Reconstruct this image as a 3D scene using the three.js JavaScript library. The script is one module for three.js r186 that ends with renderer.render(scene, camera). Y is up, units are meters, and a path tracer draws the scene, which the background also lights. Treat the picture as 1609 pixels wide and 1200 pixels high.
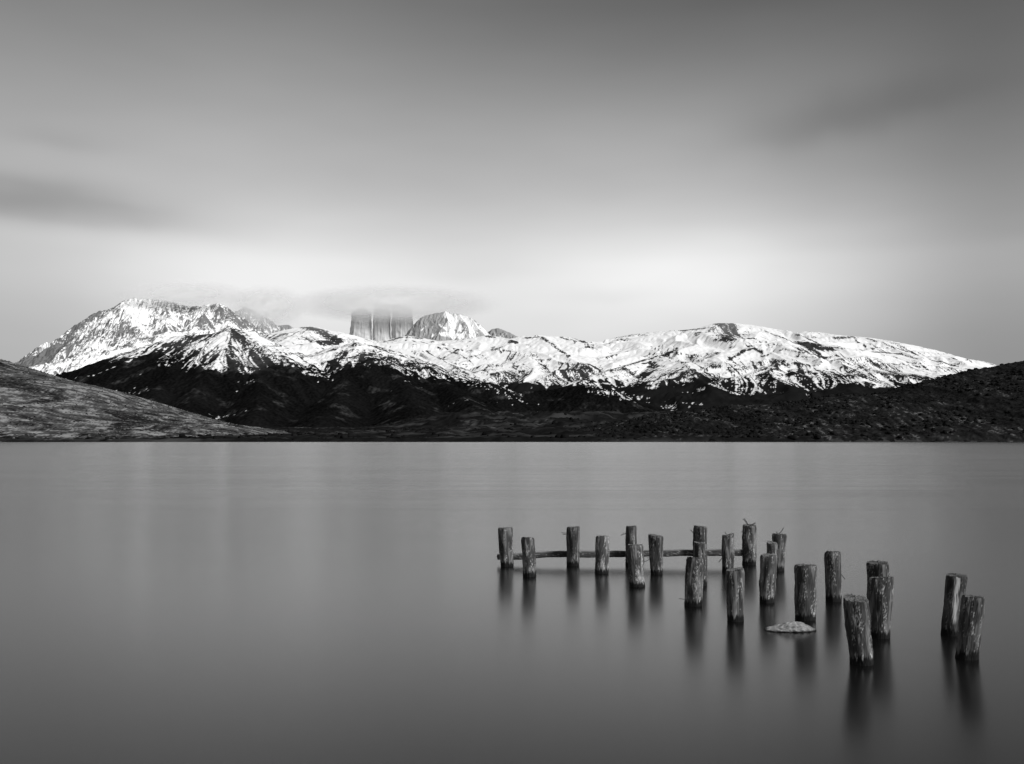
import * as THREE from 'three';
import { createNoise2D, createNoise3D } from 'simplex-noise';
import { mergeVertices } from 'three/addons/utils/BufferGeometryUtils.js';

// ---------------------------------------------------------------- seeded numbers
function rng(seed) { let s = seed >>> 0; return () => { s = (s + 0x6d2b79f5) | 0; let t = Math.imul(s ^ (s >>> 15), 1 | s); t = (t + Math.imul(t ^ (t >>> 7), 61 | t)) ^ t; return ((t ^ (t >>> 14)) >>> 0) / 4294967296; }; }
const n2 = createNoise2D(rng(11)), n3 = createNoise3D(rng(12));
const clamp = (x, a = 0, b = 1) => Math.min(b, Math.max(a, x));
const lerp = (a, b, t) => a + (b - a) * t;
const sstep = (a, b, x) => { const t = clamp((x - a) / (b - a)); return t * t * (3 - 2 * t); };
function fbm(x, y, o = 4, g = 0.5, l = 2.03) { let s = 0, a = 1, n = 0; for (let i = 0; i < o; i++) { s += a * n2(x + i * 17.3, y - i * 9.1); n += a; a *= g; x *= l; y *= l; } return s / n; }
function ridged(x, y, o = 4, g = 0.5, l = 2.07) { let s = 0, a = 1, n = 0; for (let i = 0; i < o; i++) { s += a * (1 - Math.abs(n2(x + i * 31.7, y + i * 12.9))); n += a; a *= g; x *= l; y *= l; } return s / n; }
const lin = (v) => { v /= 255; return v <= 0.04045 ? v / 12.92 : ((v + 0.055) / 1.055) ** 2.4; };

// ---------------------------------------------------------------- camera
const scene = new THREE.Scene();
const EYE = 2.17, F = 1545, U0 = 804.5, V0 = 689.5;      // eye height (m); focal length and horizon of the photograph
const camera = new THREE.PerspectiveCamera(2 * Math.atan(600 / F) * 180 / Math.PI, 1609 / 1200, 0.1, 90000);
camera.position.set(0, EYE, 0);
camera.setViewOffset(1609, 1200, 0, 600 - V0, 1609, 1200);   // level camera with a raised lens
const renderer = new THREE.WebGLRenderer({ antialias: true });
renderer.toneMapping = THREE.LinearToneMapping;
const EXPOSURE = 2.6;
renderer.toneMappingExposure = EXPOSURE;
renderer.shadowMap.enabled = true;

// ---------------------------------------------------------------- sky: a smooth long-exposure overcast
const SUN_AZ = 128 * Math.PI / 180, SUN_EL = 34 * Math.PI / 180;     // azimuth from straight ahead, to the right
const sunDir = new THREE.Vector3(Math.sin(SUN_AZ) * Math.cos(SUN_EL), Math.sin(SUN_EL), -Math.cos(SUN_AZ) * Math.cos(SUN_EL));
{
  const EL = [0, 3, 5, 7, 8.5, 9.9, 10.6, 11.5, 12.4, 14.1, 15.9, 17.6, 19.2, 20.9, 22.4, 24, 30, 40, 60, 90];
  const TONE = {
    '-26.7': [180, 180, 182, 190, 197, 200, 200, 184, 172, 180, 172, 161, 151, 139, 132, 125, 115, 112, 120, 130],
    '-13.6': [216, 216, 220, 230, 237, 236, 228, 216, 207, 190, 180, 168, 156, 145, 134, 125, 115, 112, 120, 130],
    '-3':    [216, 216, 219, 227, 232, 229, 222, 212, 203, 187, 174, 163, 149, 136, 125, 115, 108, 108, 118, 130],
    '10.5':  [214, 214, 220, 231, 242, 242, 234, 222, 207, 187, 174, 160, 143, 126, 113, 101, 98, 104, 116, 130],
    '18':    [185, 185, 190, 204, 214, 214, 206, 197, 184, 165, 152, 140, 131, 118, 107, 95, 94, 102, 116, 130],
    '26.6':  [146, 148, 152, 160, 168, 168, 161, 155, 149, 138, 126, 115, 110, 104, 97, 88, 92, 102, 116, 130],
    '60':    [170, 172, 176, 184, 190, 188, 182, 176, 170, 160, 150, 140, 132, 124, 118, 112, 108, 108, 118, 130],
    '120':   [180, 182, 186, 194, 200, 198, 194, 188, 182, 172, 162, 152, 142, 132, 126, 120, 114, 112, 120, 130],
  };
  const az = Object.keys(TONE).map(Number).sort((a, b) => a - b);
  const tab = az.map((a) => TONE[String(a)].map((v) => lin(v)));
  az.push(360 - 60); tab.push(tab[az.indexOf(60)]);                // round the back and home again
  const A = [...az], T = [...tab]; A.push(az[0] + 360); T.push(tab[0]);
  const hermite = (p0, p1, p2, p3, x0, x1, x2, x3, x) => {
    const t = (x - x1) / (x2 - x1), m1 = (p2 - p0) / (x2 - x0) * (x2 - x1), m2 = (p3 - p1) / (x3 - x1) * (x2 - x1);
    return (2 * t ** 3 - 3 * t * t + 1) * p1 + (t ** 3 - 2 * t * t + t) * m1 + (-2 * t ** 3 + 3 * t * t) * p2 + (t ** 3 - t * t) * m2;
  };
  const column = (k, el) => {
    const c = T[(k + T.length - 1) % (T.length - 1)], n = EL.length;
    let i = 0; while (i < n - 2 && el > EL[i + 1]) i++;
    const g = (j) => clamp(j, 0, n - 1);
    return hermite(c[g(i - 1)], c[i], c[i + 1], c[g(i + 2)], i ? EL[i - 1] : EL[0] - 3, EL[i], EL[i + 1], i + 2 < n ? EL[i + 2] : EL[n - 1] + 20, el);
  };
  const W = 2048, H = 1024, data = new Float32Array(W * H * 4), w = new THREE.Vector3();
  // soft dark cloud streaks (azimuth, elevation, half widths in degrees, depth, tilt)
  const streaks = [[-26.5, 12.3, 6.0, 0.75, 0.20, -0.05], [-24.5, 15.4, 2.6, 0.42, 0.10, 0], [-20.5, 11.6, 3.2, 0.45, 0.08, -0.05], [-25.5, 11.5, 4, 0.3, 0.09, -0.04], [-28, 13.2, 4.5, 0.28, 0.08, -0.03], [-22, 12.4, 2.5, 0.2, 0.05, -0.06], [17.5, 16.9, 5.5, 1.1, 0.20, 0.13], [22, 17.6, 4, 0.9, 0.10, 0.08],
    [-2, 9.6, 6, 0.55, 0.06, 0.02], [-19, 8.7, 6, 1.7, -0.09, 0], [6, 8.2, 4, 0.4, 0.05, 0], [58, 13, 8, 0.9, 0.18, 0.05], [-70, 15, 9, 0.9, 0.18, -0.04], [100, 18, 9, 1, 0.16, 0.05], [-130, 14, 9, 0.9, 0.18, 0], [170, 16, 8, 0.8, 0.18, 0.03]];
  for (let r = 0; r < H; r++) {
    const el = (r + 0.5) / H * 180 - 90, e = clamp(el, 0, 90);
    const cols = T.slice(0, -1).map((_, k) => column(k, e));
    const m = cols.length;
    for (let c = 0; c < W; c++) {
      const phi = ((c + 0.5) / W * 2 - 1) * Math.PI;               // atan2(z, x)
      w.set(Math.cos(phi) * Math.cos(el * Math.PI / 180), Math.sin(el * Math.PI / 180), Math.sin(phi) * Math.cos(el * Math.PI / 180));
      let a = Math.atan2(w.x, -w.z) * 180 / Math.PI, b = a; if (a < A[0]) a += 360;
      let k = 0; while (k < m - 1 && a > A[k + 1]) k++;
      const ang = (j) => A[(j + m) % m] + (j < 0 ? -360 : j >= m ? 360 : 0);
      let v = hermite(cols[(k - 1 + m) % m], cols[k], cols[(k + 1) % m], cols[(k + 2) % m], ang(k - 1), ang(k), ang(k + 1), ang(k + 2), a);
      // drawn-out cloud texture, sideways
      const q = Math.cos(e * Math.PI / 180), X = w.x * 3.2, Z = w.z * 3.2;
      const soft = 0.5 * n3(X, e * 0.11, Z) + 0.3 * n3(X * 2.3 + 5, e * 0.33, Z * 2.3) + 0.2 * n3(X * 4 - 3, e * 0.8, Z * 4);
      v *= 1 + 0.045 * soft * sstep(0, 6, e);
      for (const [sa, se, wa, we, dep, tilt] of streaks) {
        let da = b - sa; if (da > 180) da -= 360; if (da < -180) da += 360;
        if (Math.abs(da) > wa * 3.2) continue;
        const wob = 0.32 * n2(b * 0.16 + se, 3.3) + 0.12 * n2(b * 0.5, se + 8);
        const de = e - se - tilt * da - wob * we;
        v *= 1 - dep * Math.exp(-((da / wa) ** 2) * 1.1) * Math.exp(-((de / (we * (de > 0 ? 1.5 : 0.9))) ** 2));
      }
      v += 0.30 * Math.exp(-((Math.acos(clamp(w.dot(sunDir), -1, 1)) * 180 / Math.PI / 26) ** 2));     // brighter cloud before the sun
      const o = (r * W + c) * 4; data[o] = data[o + 1] = data[o + 2] = v / EXPOSURE; data[o + 3] = 1;
    }
  }
  const sky = new THREE.DataTexture(data, W, H, THREE.RGBAFormat, THREE.FloatType);
  sky.mapping = THREE.EquirectangularReflectionMapping; sky.magFilter = sky.minFilter = THREE.LinearFilter; sky.needsUpdate = true;
  scene.background = sky; scene.environment = sky;
}
const sun = new THREE.DirectionalLight(0xffffff, 1.5);
sun.position.copy(sunDir).multiplyScalar(60).add(new THREE.Vector3(2, 0, -13)); sun.target.position.set(2, 0, -13);
sun.castShadow = true; sun.shadow.radius = 20; sun.shadow.mapSize.set(2048, 2048);
Object.assign(sun.shadow.camera, { left: -16, right: 16, top: 16, bottom: -16, near: 1, far: 140 });
scene.add(sun, sun.target);

// ---------------------------------------------------------------- helpers
const px = (u, v, D) => [(u - U0) / F * D, EYE + (V0 - v) / F * D, -D];     // a pixel at a distance, in metres
const grey = (v) => new THREE.Color().setRGB(v, v, v);
const used = new Map();
function numbered(n) { const k = used.get(n) ?? 0; used.set(n, k + 1); return k ? n + '_' + String(k).padStart(3, '0') : n; }
function tag(o, label, category, group, kind) { if (label) o.userData.label = label; if (category) o.userData.category = category; if (group) o.userData.group = group; if (kind) o.userData.kind = kind; return o; }
function mesh(name, geometry, material, parent = scene) { const o = new THREE.Mesh(geometry, material); o.name = parent === scene ? numbered(name) : name; o.castShadow = o.receiveShadow = true; parent.add(o); return o; }

// Terrain: a grid of heights in world metres, worn by running water, coloured by what the ground is.
function grid(x0, x1, z0, z1, nx, nz) { return { x0, x1, z0, z1, nx, nz, dx: (x1 - x0) / (nx - 1), dz: (z1 - z0) / (nz - 1), h: new Float32Array(nx * nz) }; }
function fill(g, f) { for (let j = 0; j < g.nz; j++) for (let i = 0; i < g.nx; i++) g.h[j * g.nx + i] = f(g.x0 + i * g.dx, g.z0 + j * g.dz); }
// the highest of several crests with slopes falling from them; a crest is a list of [x, y, z]
function crests(g, list, base) {
  g.h.fill(base); g.d = new Float32Array(g.nx * g.nz).fill(1e9); g.t = new Float32Array(g.nx * g.nz); let run = 0;
  for (const { line, slope, soft = 60, reach = 1e9, foot = 0 } of list) {
    for (let s = 0; s + 1 < line.length; s++) {
      const [ax, ay, az] = line[s], [bx, by, bz] = line[s + 1], ex = bx - ax, ez = bz - az, len2 = ex * ex + ez * ez + 1e-6;
      const len = Math.sqrt(len2), top = Math.max(ay, by), R = Math.min(reach, (top - base) / slope + soft * 2);
      const i0 = Math.max(0, Math.floor((Math.min(ax, bx) - R - g.x0) / g.dx)), i1 = Math.min(g.nx - 1, Math.ceil((Math.max(ax, bx) + R - g.x0) / g.dx));
      const j0 = Math.max(0, Math.floor((Math.min(az, bz) - R - g.z0) / g.dz)), j1 = Math.min(g.nz - 1, Math.ceil((Math.max(az, bz) + R - g.z0) / g.dz));
      for (let j = j0; j <= j1; j++) {
        const z = g.z0 + j * g.dz;
        for (let i = i0; i <= i1; i++) {
          const x = g.x0 + i * g.dx, t = clamp(((x - ax) * ex + (z - az) * ez) / len2);
          const qx = x - ax - ex * t, qz = z - az - ez * t, d = Math.sqrt(qx * qx + qz * qz);
          const y = ay + (by - ay) * t - slope * (Math.sqrt(d * d + soft * soft) - soft) + foot * (1 - Math.exp(-d / 900));
          const k = j * g.nx + i;
          if (y > g.h[k]) { g.h[k] = y; g.d[k] = d; g.t[k] = run + t * len; }
        }
      }
      run += len;
    }
  }
}
// side spurs growing from the crests, alternately left and right, each a crest of its own
function spurs(list, seed, { every = 420, slope = 0.3, flank = 0.5, length = 900, base = 60, soft = 18, lowest = 150 } = {}) {
  const R = rng(seed), out = [];
  for (const { line } of list) {
    let next = every * R(), run = 0, n = 0;
    for (let s = 0; s + 1 < line.length; s++) {
      const [ax, ay, az] = line[s], [bx, by, bz] = line[s + 1], len = Math.hypot(bx - ax, bz - az), dx = (bx - ax) / len, dz = (bz - az) / len;
      while (next < run + len) {
        const t = (next - run) / len, x = ax + (bx - ax) * t, y = ay + (by - ay) * t, z = az + (bz - az) * t;
        next += every * (0.5 + R());
        for (const side of [1, -1]) {
          if (R() < 0.15) continue;
          let hx = -dz * side, hz = dx * side; const along = (by < ay ? 1 : -1) * clamp(Math.abs(by - ay) / len * 2.2, 0, 0.9) + (R() - 0.5) * 0.5;
          hx += dx * along; hz += dz * along; const m = Math.hypot(hx, hz); hx /= m; hz /= m;
          const total = length * (0.45 + 0.9 * R()), p = [[x, y - 2, z]]; let q = [x, y - 2, z];
          const bend = (R() - 0.5) * 0.5;
          for (let i = 1; i <= 3; i++) {
            const l = total / 3, a = bend * i / 3, cx = hx * Math.cos(a) - hz * Math.sin(a), cz = hx * Math.sin(a) + hz * Math.cos(a);
            q = [q[0] + cx * l, q[1] - l * slope * (0.75 + 0.5 * R()), q[2] + cz * l]; if (q[1] < base) break; p.push(q);
          }
          if (p.length > 1 && y > lowest) out.push({ line: p, slope: flank, soft });
        }
      }
      run += len;
    }
  }
  return out;
}
function blur(a, nx, nz, times) {
  let s = a, d = new Float32Array(a.length);
  for (let n = 0; n < times; n++) {
    for (let j = 0; j < nz; j++) for (let i = 0; i < nx; i++) { const k = j * nx + i; d[k] = (s[i ? k - 1 : k] + 2 * s[k] + s[i < nx - 1 ? k + 1 : k]) / 4; }
    if (s === a) s = new Float32Array(a.length);
    for (let j = 0; j < nz; j++) for (let i = 0; i < nx; i++) { const k = j * nx + i; s[k] = (d[j ? k - nx : k] + 2 * d[k] + d[j < nz - 1 ? k + nx : k]) / 4; }
  }
  return s;
}
function erode(g, drops, seed, { speed = 0.3, capacity = 6, life = 60, inertia = 0.08 } = {}) {
  const { nx, nz, dx, dz } = g, unit = (dx + dz) / 2, H = g.h, R = rng(seed), k = 1 / unit;
  const sx = 1, sz = dz / dx;                                     // cells need not be square
  for (let n = 0; n < drops; n++) {
    let x = 2 + R() * (nx - 5), z = 2 + R() * (nz - 5), vx = 0, vz = 0, speedNow = 1, water = 1, load = 0;
    for (let s = 0; s < life; s++) {
      const i = x | 0, j = z | 0, u = x - i, v = z - j, q = j * nx + i;
      const a = H[q], b = H[q + 1], c = H[q + nx], d = H[q + nx + 1];
      const gx = ((b - a) * (1 - v) + (d - c) * v) * k / sx, gz = ((c - a) * (1 - u) + (d - b) * u) * k / (sz * sz);
      vx = vx * inertia - gx * (1 - inertia); vz = vz * inertia - gz * (1 - inertia);
      const l = Math.hypot(vx, vz); if (l < 1e-6) break; vx /= l; vz /= l;
      const h0 = a * (1 - u) * (1 - v) + b * u * (1 - v) + c * (1 - u) * v + d * u * v;
      x += vx; z += vz; if (x < 2 || z < 2 || x > nx - 3 || z > nz - 3) break;
      const I = x | 0, J = z | 0, U = x - I, V = z - J, Q = J * nx + I;
      const h1 = H[Q] * (1 - U) * (1 - V) + H[Q + 1] * U * (1 - V) + H[Q + nx] * (1 - U) * V + H[Q + nx + 1] * U * V;
      const fall = (h1 - h0) * k, cap = Math.max(-fall, 0.01) * speedNow * water * capacity * 0.12;
      if (load > cap || fall > 0) {
        const put = fall > 0 ? Math.min(fall, load) : (load - cap) * 0.25; load -= put; const p = put * unit;
        H[q] += p * (1 - u) * (1 - v); H[q + 1] += p * u * (1 - v); H[q + nx] += p * (1 - u) * v; H[q + nx + 1] += p * u * v;
      } else {
        const take = Math.min((cap - load) * speed, -fall), p = take * unit; load += take;
        H[q] -= p * 0.5 * (1 - u) * (1 - v); H[q + 1] -= p * 0.5 * u * (1 - v); H[q + nx] -= p * 0.5 * (1 - u) * v; H[q + nx + 1] -= p * 0.5 * u * v;
        const e = p * 0.125; H[q - 1] -= e; H[q + 2] -= e; H[q - nx] -= e; H[q + 2 * nx] -= e;
      }
      speedNow = Math.sqrt(Math.max(0.05, speedNow * speedNow - fall * 4)); if (speedNow > 3) speedNow = 3; water *= 0.985;
    }
  }
}
// streaks that follow the running water: noise drawn out along the fall line
function fallStreaks(g, seed, steps, coarse, smoothing = 5) {
  const { nx, nz, dx, dz } = g, n = nx * nz, R = rng(seed), s = blur(g.h, nx, nz, smoothing); let a = new Float32Array(n);
  for (let k = 0; k < n; k++) a[k] = R() - 0.5;
  if (coarse) a = blur(a, nx, nz, coarse);
  const out = new Float32Array(n); let sum = 0, sq = 0;
  for (let j = 0; j < nz; j++) for (let i = 0; i < nx; i++) {
    let t = 0, c = 0;
    for (const dir of [1, -1]) {
      let x = i, z = j, lastX = 0, lastZ = 0;
      for (let q = 0; q < steps; q++) {
        const I = Math.round(x), J = Math.round(z); if (I < 1 || J < 1 || I > nx - 2 || J > nz - 2) break;
        const k = J * nx + I; t += a[k]; c++;
        const gx = (s[k + 1] - s[k - 1]) / dx, gz = (s[k + nx] - s[k - nx]) / dz, ux = gx / dx, uz = gz / dz, l = Math.hypot(ux, uz); if (l < 1e-9) break;
        if (lastX * ux + lastZ * uz < 0) break; lastX = ux; lastZ = uz;
        x -= dir * ux / l; z -= dir * uz / l;
      }
    }
    const v = c ? t / Math.sqrt(c) : 0; out[j * nx + i] = v; sum += v; sq += v * v;
  }
  const mean = sum / n, dev = Math.sqrt(sq / n - mean * mean); for (let k = 0; k < n; k++) out[k] = (out[k] - mean) / dev;
  return out;
}
// bare rock (amount below 0) or lying snow (above 0) along lines on the mountain side; a line is [width, amount, u, v, u, v ...] on the photograph, found again on the ground
function marks(g, list) {
  g.mark = new Float32Array(g.nx * g.nz);
  const find = (u, v) => {
    for (let z = g.z1 - 20; z > g.z0; z -= 6) { const [x, y] = px(u, v, -z); if (heightAt(g, x, z) >= y) return [x, y, z]; }
    return null;
  };
  for (const [w, amount, ...uv] of list) {
    const p = []; for (let i = 0; i < uv.length; i += 2) for (let d = 0; d < 14; d++) { const q = find(uv[i], uv[i + 1] + d * 0.7); if (q) { p.push(q); break; } }
    for (let s = 0; s + 1 < p.length; s++) {
      const [ax, ay, az] = p[s], [bx, by, bz] = p[s + 1], r = w / F * -az, K = 0.3, ex = bx - ax, ey = by - ay, ez = (bz - az) * K, l2 = ex * ex + ey * ey + ez * ez + 1e-6;
      const i0 = Math.max(0, Math.floor((Math.min(ax, bx) - 3 * r - g.x0) / g.dx)), i1 = Math.min(g.nx - 1, Math.ceil((Math.max(ax, bx) + 3 * r - g.x0) / g.dx));
      const j0 = Math.max(0, Math.floor((Math.min(az, bz) - 3 * r / K - g.z0) / g.dz)), j1 = Math.min(g.nz - 1, Math.ceil((Math.max(az, bz) + 3 * r / K - g.z0) / g.dz));
      for (let j = j0; j <= j1; j++) for (let i = i0; i <= i1; i++) {
        const k = j * g.nx + i, x = g.x0 + i * g.dx - ax, y = g.h[k] - ay, z = (g.z0 + j * g.dz - az) * K, t = clamp((x * ex + y * ey + z * ez) / l2);
        const d = Math.hypot(x - ex * t, y - ey * t, z - ez * t) / r, v = amount * Math.exp(-d * d);
        if (Math.abs(v) > Math.abs(g.mark[k])) g.mark[k] = v;
      }
    }
  }
}
// shade(c) sets c.v (grey base colour) from c: x, y, z, slope, hollow (above 0 in gullies), wide (the same over a larger stretch), d
function ground(name, g, shade, material, keep = () => true) {
  const { nx, nz, h } = g, smooth = blur(h, nx, nz, 3), wide = blur(h, nx, nz, 14);
  const ox = (g.x0 + g.x1) / 2, oz = (g.z0 + g.z1) / 2;
  const pos = new Float32Array(nx * nz * 3), col = new Float32Array(nx * nz * 3), nor = new Float32Array(nx * nz * 3), c = {};
  for (let j = 0; j < nz; j++) for (let i = 0; i < nx; i++) {
    const k = j * nx + i, x = g.x0 + i * g.dx, z = g.z0 + j * g.dz;
    const l = h[i ? k - 1 : k], r = h[i < nx - 1 ? k + 1 : k], b = h[j ? k - nx : k], f = h[j < nz - 1 ? k + nx : k];
    const sx = (r - l) / (2 * g.dx), sz = (f - b) / (2 * g.dz), m = 1 / Math.sqrt(1 + sx * sx + sz * sz);
    pos.set([x - ox, h[k], z - oz], k * 3); nor.set([-sx * m, m, -sz * m], k * 3);
    Object.assign(c, { x, y: h[k], z, sx, sz, slope: Math.sqrt(sx * sx + sz * sz), hollow: smooth[k] - h[k], wide: wide[k] - h[k], d: g.d ? g.d[k] : 0, t: g.t ? g.t[k] : 0, f1: g.f1 ? g.f1[k] : 0, f2: g.f2 ? g.f2[k] : 0, mark: g.mark ? g.mark[k] : 0, v: 0.2 });
    shade(c); col[k * 3] = col[k * 3 + 1] = col[k * 3 + 2] = c.v;
  }
  const idx = [];
  for (let j = 0; j < nz - 1; j++) for (let i = 0; i < nx - 1; i++) {
    const k = j * nx + i;
    if (!keep(k, h) && !keep(k + 1, h) && !keep(k + nx, h) && !keep(k + nx + 1, h)) continue;
    idx.push(k, k + nx, k + 1, k + 1, k + nx, k + nx + 1);
  }
  const geo = new THREE.BufferGeometry();
  geo.setAttribute('position', new THREE.BufferAttribute(pos, 3)); geo.setAttribute('normal', new THREE.BufferAttribute(nor, 3)); geo.setAttribute('color', new THREE.BufferAttribute(col, 3));
  geo.setIndex(idx);
  const o = mesh(name, geo, material); o.position.set(ox, 0, oz); return o;
}
function heightAt(g, x, z) {
  const a = clamp((x - g.x0) / g.dx, 0, g.nx - 1.001), b = clamp((z - g.z0) / g.dz, 0, g.nz - 1.001), i = a | 0, j = b | 0, u = a - i, v = b - j, k = j * g.nx + i;
  return (g.h[k] * (1 - u) + g.h[k + 1] * u) * (1 - v) + (g.h[k + g.nx] * (1 - u) + g.h[k + g.nx + 1] * u) * v;
}
const L = (...p) => p.map(([u, v, D]) => px(u, v, D));
const matGround = new THREE.MeshPhysicalMaterial({ vertexColors: true, roughness: 1, specularIntensity: 0 });

// ---------------------------------------------------------------- the lake
{ // calm among the posts, with low wind ripples further out
  const m = new THREE.MeshPhysicalMaterial({ color: grey(0.004), roughness: 0.21, ior: 1.33, clearcoat: 0.2, clearcoatRoughness: 0.24 });
  const pos = [], idx = [], zs = [60, 30, 0, -8, -12];
  for (let z = -12; z > -712; z -= z > -35 ? 0.013 : z > -45 ? 0.032 : z > -170 ? 0.06 : 0.13) zs.push(z);
  const C = 14, X = 800, wave = (z, x, length, seed) => Math.sin(z * 6.2832 / length + 4 * n2(x / 60 + seed, z / 30) + 3 * n2(x / 25, z / 9 + seed)) * length / 6.2832;
  zs.forEach((z, j) => {
    const d = -z, a = 0.075 * sstep(12, 32, d), first = a * (1 - sstep(26, 34, d)), near = a * sstep(26, 34, d) * (1 - sstep(40, 60, d)), mid = a * sstep(30, 60, d) * (1 - sstep(120, 200, d)), far = a * sstep(110, 190, d);
    for (let i = 0; i <= C; i++) {
      const x = (i / C * 2 - 1) * X; let y = 0;
      if (first > 0) y += first * (0.75 * wave(z, x, 0.08, 7) + 0.7 * wave(z, x, 0.125, 8));
      if (near > 0) y += near * (0.75 * wave(z, x, 0.21, 1) + 0.7 * wave(z, x, 0.33, 2));
      if (mid > 0) y += mid * (0.75 * wave(z, x, 0.42, 3) + 0.7 * wave(z, x, 0.67, 4));
      if (far > 0) y += far * (0.75 * wave(z, x, 0.95, 5) + 0.7 * wave(z, x, 1.5, 6));
      pos.push(x, y, z); if (j && i < C) { const k = (j - 1) * (C + 1) + i; idx.push(k, k + 1, k + C + 1, k + 1, k + C + 2, k + C + 1); }
    }
  });
  const n = pos.length / 3; pos.push(-30000, -0.3, -30000, 30000, -0.3, -30000, 30000, -0.3, 30000, -30000, -0.3, 30000); idx.push(n, n + 3, n + 2, n, n + 2, n + 1);
  const geo = new THREE.BufferGeometry(); geo.setAttribute('position', new THREE.Float32BufferAttribute(pos, 3)); geo.setIndex(idx); geo.computeVertexNormals();
  tag(mesh('lake_water', geo, m), 'still grey lake blurred smooth around the posts and out to the far shore', 'lake', null, 'structure');
}
// ---------------------------------------------------------------- far snowy mountains
const SNOW = 0.78;
// how snowy a spot is (1 = the edge): streaks run down the fall line, bands follow the strata, crests are blown bare
function snowiness(c, alt, { streak = 0.8, strata = 0.32, fine = 0.3, seed = 0, rib = 1, bias = 0.98, patch = 0.8 } = {}) {
  const lay = 1 - 2.4 * Math.abs(n2(c.x / 900 + seed, c.y / 26 + 2.6 * n2(c.x / 700, c.z / 700 + seed)));
  const bare = 1.3 - 1.0 * sstep(0.7, 2.0, alt), where = clamp(0.7 + 1.0 * n2(c.x / 700 + seed + 3, c.z / 700), 0.3, 1.5);
  let s = bias + 0.62 * clamp(alt, -2, 0.7);
  s -= streak * bare * where * clamp(0.8 * c.f1 + 0.45 * c.f2 - 0.05, -0.6, 1.9);
  s -= strata * bare * clamp(0.5 - 1.2 * n2(c.x / 800 + seed + 9, c.z / 800), 0, 1.2) * clamp(lay, 0, 1);
  s += fine * bare * where * fbm(c.x / 40 + seed, c.z / 60 + c.y / 40, 3) * 0.8 + rib * clamp(c.wide * 0.05, -0.75, 0.5) * bare;
  s -= 0.85 * patch * sstep(0.12, 0.45, fbm(c.x / 300 + seed, c.y / 75 + c.z / 1200, 4)) * (0.75 + 0.5 * clamp(c.f1, -1.4, 1.4)) * (1 - 0.55 * sstep(0.9, 2.2, alt));
  s += c.mark * Math.max(0, 0.8 + 0.35 * clamp(c.f1, -1.6, 1.6) + 1.0 * fbm(c.x / 55, c.y / 16, 4));
  return s;
}
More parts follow.
